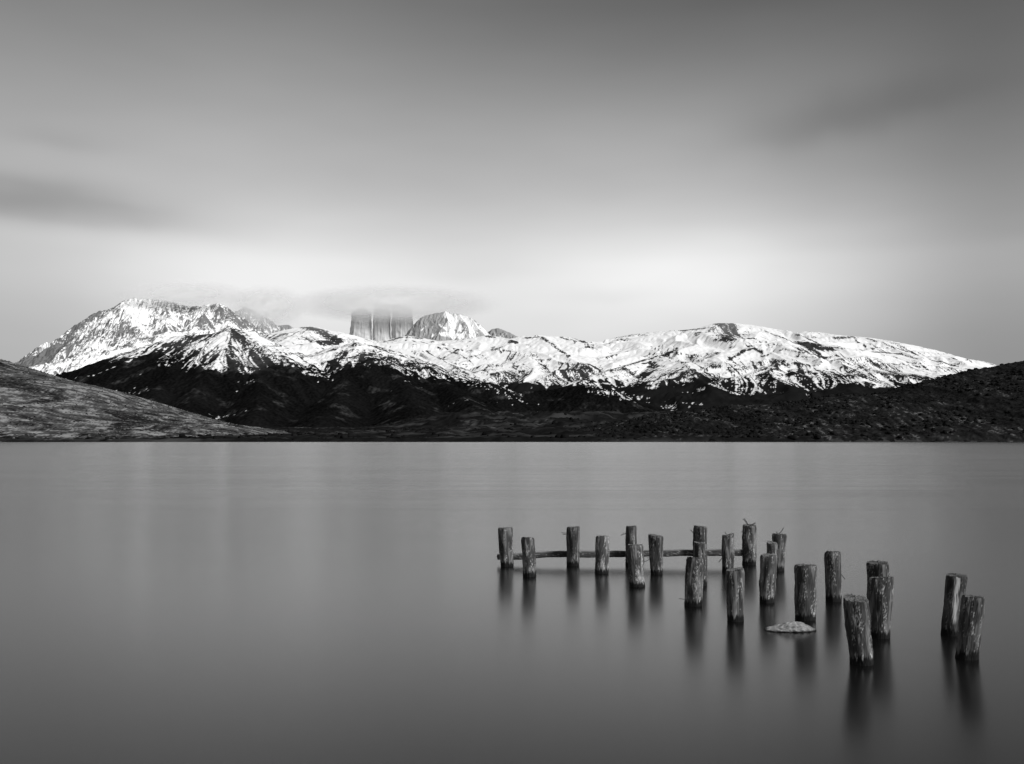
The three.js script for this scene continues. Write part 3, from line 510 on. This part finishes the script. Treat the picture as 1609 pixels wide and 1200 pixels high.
{ // the grassy hillside at the left edge
  const g = leftGrid, sky = hillLine([[-500, 450], [-150, 520], [0, 565.6], [32, 577], [55, 583], [82, 592], [112, 597], [139, 604], [174, 614], [211, 628], [249, 644], [286, 654], [323, 661], [360, 665], [400, 675], [430, 684], [452, 690.5], [600, 720]]);
  fill(g, (x, z) => {
    const D = 1120, u = U0 + x / D * F * 1.0, top = Math.max(-3, (V0 - sky(u)) / F * D), d = SHORE - z;     // the crest runs 420 m behind the shore
    const back = D + SHORE, t = clamp(d / back), prof = d < back ? Math.pow(t, 0.82) : 1 - 0.5 * sstep(back, back + 500, d);
    const bump = 1.8 * fbm(x / 30 + 0.02 * z, z / 26, 4) + 0.45 * fbm(x / 5, z / 5, 3) + 4 * fbm(x / 130, z / 110, 3) * t * (1 - t) * 3;
    return lerp(-2, Math.max(0.5 + top * prof + bump * sstep(0, 5, top) * (d < back * 0.93 ? 1 : 0.5), top < 0 ? -2 : 0.2), shoreRise(z, x));
  });
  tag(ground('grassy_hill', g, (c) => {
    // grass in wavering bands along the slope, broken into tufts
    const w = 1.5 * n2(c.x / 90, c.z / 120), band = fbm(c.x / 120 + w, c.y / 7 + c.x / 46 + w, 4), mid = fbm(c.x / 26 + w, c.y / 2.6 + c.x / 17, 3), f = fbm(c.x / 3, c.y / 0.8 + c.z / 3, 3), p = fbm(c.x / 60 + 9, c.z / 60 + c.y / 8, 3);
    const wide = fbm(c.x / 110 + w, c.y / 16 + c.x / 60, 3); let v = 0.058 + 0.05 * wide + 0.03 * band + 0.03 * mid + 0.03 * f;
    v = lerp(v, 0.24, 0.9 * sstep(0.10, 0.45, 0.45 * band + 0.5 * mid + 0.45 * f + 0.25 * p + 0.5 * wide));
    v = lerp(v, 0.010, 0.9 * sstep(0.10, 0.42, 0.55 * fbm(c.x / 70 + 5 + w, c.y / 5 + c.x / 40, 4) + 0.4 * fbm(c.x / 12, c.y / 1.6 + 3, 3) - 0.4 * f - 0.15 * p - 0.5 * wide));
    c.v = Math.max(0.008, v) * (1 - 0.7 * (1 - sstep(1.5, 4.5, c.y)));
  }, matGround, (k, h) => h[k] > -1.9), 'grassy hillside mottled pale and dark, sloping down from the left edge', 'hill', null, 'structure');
}
const rightGrid = grid(60, 900, -1350, SHORE + 6, 760, 500);
{ // the dark bushy hillside at the right edge
  const g = rightGrid, sky = hillLine([[700, 692], [880, 676], [960, 664], [1024, 652], [1073, 646], [1111, 640], [1148, 635], [1200, 634], [1251, 629], [1289, 624], [1327, 618], [1365, 619], [1398, 616], [1429, 607], [1454, 600], [1480, 593], [1505, 588], [1538, 579], [1569, 573], [1609, 566], [1700, 548], [2200, 470]]);
  fill(g, (x, z) => {
    const D = 1020, u = U0 + x / D * F, top = (V0 - sky(u)) / F * D, d = SHORE - z, back = D + SHORE;
    const t = clamp(d / back), prof = d < back ? Math.pow(t, 0.8) : 1 - 0.45 * sstep(back, back + 420, d);
    const bump = 1.6 * fbm(x / 34, z / 30, 4) + 0.6 * fbm(x / 6, z / 6, 3) + 6 * fbm(x / 110 + 4, z / 90, 3) * t * (1 - t) * 3;
    return lerp(-2, Math.max(1 + top * prof + bump, 0.6), shoreRise(z, x));
  });
  tag(ground('bushy_hill', g, (c) => {
    const a = fbm(c.x / 60 + 7, c.y / 8 + c.z / 60, 4), b = fbm(c.x / 8, c.y / 3 + c.z / 9, 3), f = fbm(c.x / 2, c.z / 2.4, 2);
    c.v = Math.max(0.004, 0.013 + 0.012 * a + 0.012 * b + 0.010 * f + 0.085 * sstep(0.30, 0.6, b + 0.5 * f) * sstep(-0.1, 0.3, a) * (1 - 0.6 * sstep(30, 60, c.y)));
  }, matGround), 'dark bushy hillside rising to the right edge behind the lake', 'hill', null, 'structure');
}
{ // bushes and tussocks that cover the two slopes, too many to count
  const blob = (seed, rough) => {
    const geo = mergeVertices(new THREE.IcosahedronGeometry(1, 2).deleteAttribute('normal').deleteAttribute('uv')), p = geo.attributes.position;
    for (let i = 0; i < p.count; i++) { const x = p.getX(i), y = p.getY(i), z = p.getZ(i), r = 1 + rough * n3(x * 1.7 + seed, y * 1.7, z * 1.7) + rough * 0.7 * n3(x * 4 + seed, y * 4, z * 4); p.setXYZ(i, x * r, Math.max(-0.25, y * r * 0.85 + 0.2), z * r); }
    geo.computeVertexNormals(); return geo;
  };
  const scatter = (name, label, g, n, seed, size, where, tone, geo) => {
    const R = rng(seed), m = new THREE.Matrix4(), q = new THREE.Quaternion(), up = new THREE.Vector3(0, 1, 0), spots = [];
    for (let i = 0; i < n * 30 && spots.length < n; i++) {
      const x = lerp(g.x0 + 5, g.x1 - 5, R()), z = lerp(g.z0 + 5, SHORE - 12, R()), y = heightAt(g, x, z); if (y < 1 || Math.abs(x / z) > 0.62) continue;
      if (R() < where(x, y, z)) spots.push([x, y, z, size(R), R() * 6.28, R()]);
    }
    const o = new THREE.InstancedMesh(geo, new THREE.MeshPhysicalMaterial({ color: 0xffffff, roughness: 1, specularIntensity: 0 }), spots.length);
    o.name = numbered(name); o.castShadow = o.receiveShadow = true;
    spots.forEach(([x, y, z, s, a, r], i) => { m.compose(new THREE.Vector3(x, y, z), q.setFromAxisAngle(up, a), new THREE.Vector3(s * (0.8 + 0.6 * r), s * (0.7 + 0.5 * ((r * 7) % 1)), s)); o.setMatrixAt(i, m); o.setColorAt(i, grey(tone(r))); });
    scene.add(o); tag(o, label, 'bushes', null, 'stuff');
  };
  const clump = (x, y, z) => sstep(-0.1, 0.45, fbm(x / 70 + 3, z / 60 + y / 20, 3)) + 0.06;
  scatter('bushes', 'dark scrub bushes covering the right hillside', rightGrid, 13000, 61, (R) => 0.4 + 1.7 * R() ** 4, clump, (r) => 0.006 + 0.010 * r, blob(1.3, 0.3));
  scatter('bushes', 'low scrub scattered over the dark moorland', moorGrid, 7000, 62, (R) => 0.6 + 2.4 * R() ** 4, (x, y, z) => clump(x, y, z) * (z > -1700 ? 1 : 0.3), (r) => 0.005 + 0.008 * r, blob(5.3, 0.3));
  scatter('grass_tussocks', 'pale and dark grass tussocks dotted over the left hillside', leftGrid, 5000, 63, (R) => 0.25 + 0.7 * R() ** 2, () => 0.8, (r) => r < 0.45 ? 0.012 + 0.02 * r : 0.06 + 0.12 * (r - 0.45), blob(9.1, 0.4));
}
// ---------------------------------------------------------------- old posts of a pier standing in the lake
const depthOf = (v) => EYE * F / (v - V0);                      // distance of a spot on the water
{
  const wood = new THREE.MeshPhysicalMaterial({ vertexColors: true, roughness: 0.85, specularIntensity: 0.5 });
  const ends = new THREE.MeshPhysicalMaterial({ vertexColors: true, roughness: 0.9, specularIntensity: 0.4 });
  const twigMat = new THREE.MeshStandardMaterial({ color: grey(0.02), roughness: 0.9 });
  const nailMat = new THREE.MeshStandardMaterial({ color: grey(0.03), roughness: 0.6, metalness: 0.4 });
  // one post: half width and centre at the water and at the top, from the photograph
  function post(i, [xlt, xrt, yt, xlb, xrb, yb], label, o = {}) {
    const D = depthOf(yb), m = D / F, root = new THREE.Group(), R = rng(300 + i), s = i * 13.7;
    root.name = numbered('wooden_post'); root.position.set(((xlb + xrb) / 2 - U0) * m, 0, -D); scene.add(root);
    const rb = (xrb - xlb) / 2 * m, rt = (xrt - xlt) / 2 * m, lean = ((xlt + xrt) / 2 - (xlb + xrb) / 2) * m, back = (R() - 0.5) * 0.05;
    const H = (yb - yt) * m - rt * 0.05, N = 112, M = 84, deep = 0.5, pos = [], col = [], idx = [];
    const squash = 0.85 + 0.25 * R(), turn = R() * 6.28, lobes = 2 + (R() * 3 | 0), cut = (R() - 0.5) * 0.05, knot = R() * 6.28, knotY = H * (0.3 + 0.5 * R());
    const shape = (th, y) => {
      const cx = Math.cos(th), cz = Math.sin(th), t = clamp(y / H);
      let r = lerp(rb, rt, t) * (1 + 0.075 * n3(cx * 0.9 + s, cz * 0.9, y * 2.6) + 0.035 * Math.cos(lobes * th + turn + y * 0.7));
      const g1 = ridged(cx * 1.9 + s + 0.08 * n2(y * 5, s), cz * 1.9 + y * 0.25, 2), g2 = ridged(cx * 5 + s, cz * 5 + y * 0.5, 2);
      r -= rb * (0.09 * sstep(0.88, 0.985, g1) + 0.025 * sstep(0.75, 0.95, g2)) * (0.5 + 0.5 * t);
      r += rb * 0.03 * n3(cx * 7 + s, cz * 7, y * 9) + rb * 0.018 * n3(cx * 16, cz * 16 + s, y * 22);
      const dk = Math.hypot(Math.atan2(Math.sin(th - knot), Math.cos(th - knot)) * rb, y - knotY) / 0.06; r += rb * 0.10 * Math.exp(-dk * dk);
      r *= 1 - 0.10 * sstep(H - 0.03, H, y) * (0.4 + 0.6 * R01(th));
      return [r, g1, g2];
    };
    const R01 = (th) => 0.5 + 0.5 * n2(Math.cos(th) * 2 + s, Math.sin(th) * 2);
    const rim = (th) => H + 0.009 * n2(Math.cos(th) * 2.2 + s, Math.sin(th) * 2.2) + 0.005 * n2(Math.cos(th) * 8, Math.sin(th) * 8 + s) + cut * Math.cos(th + turn);
    const place = (th, y, r) => [lean * (y / H) + r * Math.cos(th), y, back * (y / H) + r * Math.sin(th) * squash];
    for (let j = 0; j <= M; j++) for (let k = 0; k <= N; k++) {
      const th = k / N * 2 * Math.PI, t = j / M, y = -deep + (rim(th) + deep) * (1 - (1 - t) ** 1.0), [r, g1, g2] = shape(th, y), cx = Math.cos(th), cz = Math.sin(th);
      pos.push(...place(th, y, r));
      // weathered bark and bare wood, pale lichen flecks, black where the water keeps it wet
      const bare = sstep(-0.05, 0.45, n3(cx * 1.3 + s, cz * 1.3, y * 2.2) + 0.25 * n3(cx * 4, cz * 4 + s, y * 3));
      let v = lerp(0.036, 0.105, bare) * (1 + 0.4 * n3(cx * 9 + s, cz * 9, y * 7) + 0.3 * n3(cx * 20, cz * 20, y * 5 + s));
      const fleck = n3(cx * 6 + s, cz * 6, y * 16) * 0.5 + n3(cx * 12, cz * 12 + s, y * 46) * 0.6 + 0.6 * n3(cx * 1.6, cz * 1.6 + s, y * 2.4 + 7);
      v = lerp(v, 0.36, sstep(0.42, 0.85, fleck) * 0.85);
      if (o.pale) v = lerp(v, 0.55, sstep(0.35, 0.75, 1 - Math.abs(Math.atan2(Math.sin(th - o.pale), Math.cos(th - o.pale))) / 0.42 + 0.3 * n3(cx * 14, cz * 14, y * 4 + s)) * sstep(0.18, 0.3, y / H) * 0.9);
      v *= 1 - 0.7 * sstep(0.9, 0.985, g1) - 0.22 * sstep(0.8, 0.97, g2);
      const wet = 0.072 + 0.03 * n2(cx * 3 + s, cz * 3) + 0.022 * n2(cx * 11, cz * 11 + s);
      v *= lerp(0.05, 1, sstep(wet - 0.012, wet + 0.012, y)); v = lerp(v, v * 1.3, sstep(wet + 0.10, wet + 0.01, y) * sstep(wet, wet + 0.02, y));
      v = Math.max(0.004, v * 1.22 * (o.tone ?? 1)); col.push(v, v, v);
      if (j < M && k < N) { const q = j * (N + 1) + k; idx.push(q, q + N + 1, q + 1, q + 1, q + N + 1, q + N + 2); }
    }
    const geo = new THREE.BufferGeometry(); geo.setAttribute('position', new THREE.Float32BufferAttribute(pos, 3)); geo.setAttribute('color', new THREE.Float32BufferAttribute(col, 3)); geo.setIndex(idx); geo.computeVertexNormals();
    mesh('shaft', geo, wood, root);
    { // the sawn top: rings, cracks, pale rim
      const Q = 14, p = [], c = [], f = [];
      for (let j = 0; j <= Q; j++) for (let k = 0; k <= N; k++) {
        const th = k / N * 2 * Math.PI, t = j / Q, y = rim(th), [r] = shape(th, y), rr = r * t * 0.997;
        const crack = sstep(0.9, 0.985, ridged(Math.cos(th) * 1.5 + s, Math.sin(th) * 1.5, 1)) * sstep(0.1, 0.5, t);
        const yy = lerp(H, y, t) + 0.002 + 0.006 * n2(Math.cos(th) * t * 6 + s, Math.sin(th) * t * 6) * (1 - t) - 0.012 * crack * (1 - 0.8 * sstep(0.9, 1, t));
        p.push(...place(th, yy, rr)); const v = Math.max(0.01, 0.11 + 0.03 * Math.sin(t * 60 + 2 * n2(Math.cos(th), Math.sin(th) + s)) + 0.06 * n2(Math.cos(th) * t * 4 + s, Math.sin(th) * t * 4) - 0.07 * crack + 0.05 * sstep(0.85, 1, t)) * (o.tone ?? 1); c.push(v, v, v);
        if (j < Q && k < N) { const q = j * (N + 1) + k; f.push(q, q + 1, q + N + 1, q + 1, q + N + 2, q + N + 1); }
      }
      const top = new THREE.BufferGeometry(); top.setAttribute('position', new THREE.Float32BufferAttribute(p, 3)); top.setAttribute('color', new THREE.Float32BufferAttribute(c, 3)); top.setIndex(f); top.computeVertexNormals();
      mesh('cut_top', top, ends, root);
    }
    const stick = (name, points, r, mat) => {
      const curve = new THREE.CatmullRomCurve3(points.map(([u, v, z = 0]) => new THREE.Vector3((u - (xlb + xrb) / 2) * m, (yb - v) * m, z)));
      mesh(name, new THREE.TubeGeometry(curve, 12, r, 6), mat, root);
    };
    for (const t of o.twigs ?? []) stick('twig', t, 0.0055 * D / 16, twigMat);
    for (const t of o.nails ?? []) stick('nail', t, 0.0045 * D / 16, nailMat);
    tag(root, label, 'post', 'weathered pier posts standing in the lake');
  }
  const P = [
    [[782, 805, 828.5, 786.5, 807, 889], 'leftmost post of all, standing at the left end of the low rail', {}],
    [[819, 840, 844.5, 822, 842.5, 905], 'shorter post in front of the rail, second from the left', {}],
    [[890.5, 911, 827, 891, 910, 888], 'dark post at the rail joint with two nails sticking out left', { tone: 0.8, nails: [[[893, 838], [882, 836.5]], [[893, 839.5], [884, 839]]] }],
    [[936, 957, 841.5, 934.5, 956, 900], 'pale flecked post before the rail, right of the dark post with two nails', { tone: 1.35 }],
    [[983.5, 1000.5, 826, 983, 1001, 888], 'slim back post half hidden by a nearer pale post, nails on its left', { nails: [[[985, 838], [975, 840.5]], [[985, 837], [978, 837.5]]] }],
    [[985, 1010.5, 855, 989, 1013.5, 921], 'pale flecked post overlapping the slim back post near the middle of the rail', { tone: 1.3 }],
    [[1019.4, 1042.8, 840.8, 1022.3, 1041.2, 901], 'post before the rail with a bent wire near its foot', { tone: 0.9, nails: [[[1022, 877], [1016, 881], [1012, 882]], [[1022, 877], [1017, 876]]] }],
    [[1088.9, 1109.9, 826, 1089, 1110, 887], 'tall back post on the rail with a thin twig on its upper left', { tone: 0.8, twigs: [[[1090, 838], [1085, 832]]] }],
    [[1090.5, 1111.2, 852.8, 1091, 1111, 919], 'post wedged between the tall back rail post and the nearer split post', { tone: 0.9 }],
    [[1077.9, 1104.7, 875, 1075.5, 1103, 951], 'thick split post with a nail low on its left, in front of two other posts', { nails: [[[1078, 942], [1067, 940]]] }],
    [[1133.8, 1153.2, 839, 1134.6, 1152.7, 897], 'post before the rail with a twig low on its left side', { tone: 1.15, twigs: [[[1135, 876], [1129, 883]], [[1142, 840], [1139, 836]]] }],
    [[1142, 1169.7, 894, 1143, 1168.8, 975], 'stout post with a chipped top and a nail on its left, near the rock', { tone: 0.95, nails: [[[1146, 926], [1133, 925.5]]] }],
    [[1167.3, 1189, 824.6, 1166, 1187.5, 886], 'tallest post at the right end of the rail with twigs on its flat top', { twigs: [[[1175, 826], [1171, 819], [1167, 815]], [[1176, 825], [1172, 818], [1169, 814]], [[1175, 824], [1180, 824], [1187, 821]], [[1182, 826], [1184, 823], [1187, 821.5]], [[1168, 835], [1164.5, 835.5]]] }],
    [[1214, 1235, 838.3, 1212, 1232, 896], 'back post right of the rail with a single twig on top', { tone: 0.9, twigs: [[[1224, 838], [1228, 834], [1231, 829]], [[1222, 838], [1219, 835]]] }],
    [[1204, 1220.6, 851.8, 1205, 1220, 914], 'thin gnarled post squeezed behind the smooth grey post', { tone: 1.1 }],
    [[1195.5, 1221.4, 871, 1193.4, 1216.5, 946], 'smooth grey post in front of the thin gnarled post, behind the pale rock', { tone: 1.15 }],
    [[1248, 1282.4, 886.5, 1250, 1280.5, 973], 'wide post with a dark left half directly behind the pale rock', { tone: 0.9 }],
    [[1297, 1321.3, 867.2, 1298, 1321.3, 944], 'lumpy post with a thin twig on its right, right of the wide post', { tone: 0.85, twigs: [[[1320, 900], [1324, 905], [1327.5, 910]]] }],
    [[1362.8, 1395.5, 883, 1365, 1395, 974], 'dark post with a flat top mostly hidden by the post before it', { tone: 0.7 }],
    [[1366, 1403.3, 906, 1368, 1398.6, 1001], 'bulging cracked post in front of the dark flat topped post', { tone: 0.9 }],
    [[1324, 1364, 938.5, 1335.8, 1371, 1042], 'nearest post, thick and leaning to the left, with a pale foot', { tone: 0.9 }],
    [[1484.5, 1516, 902.5, 1478.8, 1507, 997], 'dark post with a bright bare streak down its face, near the right edge', { tone: 0.6, pale: 1.75 }],
    [[1511, 1543.8, 935.5, 1503, 1535.6, 1034], 'rightmost post, dark and leaning to the right', { tone: 0.7 }],
  ];
  P.forEach(([box, label, o], i) => post(i + 1, box, label, o));
  // the low rail along the back row
  const rail = (a, b, h, label, seed) => {
    const [u0, v0] = a, [u1, v1] = b, D = depthOf(888) + 0.19, m = D / F, root = new THREE.Group(), L0 = (u1 - u0) * m, N = 150, K = 28, pos = [], col = [], idx = [];
    root.name = numbered('wooden_rail'); root.position.set((u0 - U0) * m, 0, -D); scene.add(root);
    const y0 = EYE + (V0 - v0) * m, y1 = EYE + (V0 - v1) * m, hh = h * m / 2, w = 0.045;
    for (let j = 0; j <= N; j++) for (let k = 0; k <= K; k++) {
      const t = j / N, a = k / K * 2 * Math.PI, x = t * L0, cx = Math.cos(a), cy = Math.sin(a), q = Math.pow(Math.abs(cx) ** 5 + Math.abs(cy) ** 5, -1 / 5);
      const worn = 1 + 0.10 * n2(x * 1.6 + seed, 1) + 0.05 * n3(x * 6 + seed, cy * 2, cx * 2) + 0.03 * n3(x * 20, cy * 5, cx * 5 + seed);
      const end = j === 0 || j === N ? 0.001 : 1;
      pos.push(x + 0.012 * n2(cy * 3, seed + j) * (j === 0 || j === N ? 1 : 0), lerp(y0, y1, t) + 0.010 * n2(x * 1.1, seed) + hh * q * cy * worn * end, w * q * cx * worn * end);
      let v = 0.045 * (1 + 0.6 * n3(x * 7 + seed, cy * 3, cx * 3) + 0.4 * n3(x * 3, cy * 12 + seed, cx * 3));
      v = lerp(v, 0.3, sstep(0.3, 0.7, n3(x * 9 + seed, cy * 4, cx) * 0.7 + 0.5 * n3(x * 26, cy * 7, seed)) * 0.8); v = lerp(v, 0.22, 0.6 * sstep(0.5, 0.9, cy));  // bright highlight painted along the top edge
      v *= lerp(0.25, 1, sstep(-0.9, -0.4, cy)); v = Math.max(v, 0.006); col.push(v, v, v);  // shade of the underside painted into the colour
      if (j < N && k < K) { const q2 = j * (K + 1) + k; idx.push(q2, q2 + 1, q2 + K + 1, q2 + 1, q2 + K + 2, q2 + K + 1); }
    }
    const geo = new THREE.BufferGeometry(); geo.setAttribute('position', new THREE.Float32BufferAttribute(pos, 3)); geo.setAttribute('color', new THREE.Float32BufferAttribute(col, 3)); geo.setIndex(idx); geo.computeVertexNormals();
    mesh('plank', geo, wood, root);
    tag(root, label, 'rail');
  };
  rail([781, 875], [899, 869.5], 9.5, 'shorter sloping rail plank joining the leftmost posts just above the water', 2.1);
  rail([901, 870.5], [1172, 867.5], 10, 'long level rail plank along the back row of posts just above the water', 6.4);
}
{ // the pale rock that just breaks the surface
  const D = depthOf(990), m = D / F, geo = mergeVertices(new THREE.IcosahedronGeometry(1, 40).deleteAttribute('normal').deleteAttribute('uv')), p = geo.attributes.position, col = new Float32Array(p.count * 3);
  const prof = [[0, 0.02], [0.06, 0.38], [0.18, 0.5], [0.3, 0.68], [0.42, 0.95], [0.52, 1], [0.64, 0.98], [0.74, 0.84], [0.86, 0.56], [0.95, 0.32], [1, 0.02]];
  const top = (t) => { let i = 0; while (i < prof.length - 2 && t > prof[i + 1][0]) i++; const [a, b] = prof[i], [c, d] = prof[i + 1]; return lerp(b, d, (t - a) / (c - a)); };
  for (let i = 0; i < p.count; i++) {
    const x = p.getX(i), y = p.getY(i), z = p.getZ(i), t = (x + 1) / 2, e = Math.sqrt(Math.max(1e-4, 1 - x * x)), n = n3(x * 3, y * 2, z * 2) * 0.6 + n3(x * 7, y * 4, z * 4) * 0.22 + n3(x * 30, y * 16, z * 16) * 0.03;
    const h = top(t) * 0.108 * (1 + 0.10 * n) * Math.pow(clamp(Math.abs(y) / e), 0.8);
    p.setXYZ(i, x * 42 * m + 0.012 * n, (y > 0 ? h : -h * 0.8) - 0.012 + 0.008 * n, z * 0.13 * (1 + 0.25 * n));
    const v = clamp(0.23 + 0.05 * n3(x * 9, y * 5, z * 9) + 0.08 * n3(x * 55, y * 30, z * 50), 0.03, 0.5) * lerp(0.1, 1, sstep(0.004, 0.022 + 0.012 * n, p.getY(i))); col.set([v, v, v], i * 3);
  }
  geo.setAttribute('color', new THREE.BufferAttribute(col, 3)); geo.computeVertexNormals();
  const o = mesh('lake_rock', geo, new THREE.MeshPhysicalMaterial({ vertexColors: true, roughness: 0.95, specularIntensity: 0.3 })); o.position.set((1241.5 - U0) * m, 0, -D);
  tag(o, 'low pale flecked rock just breaking the water between the posts', 'rock');
}
renderer.render(scene, camera);
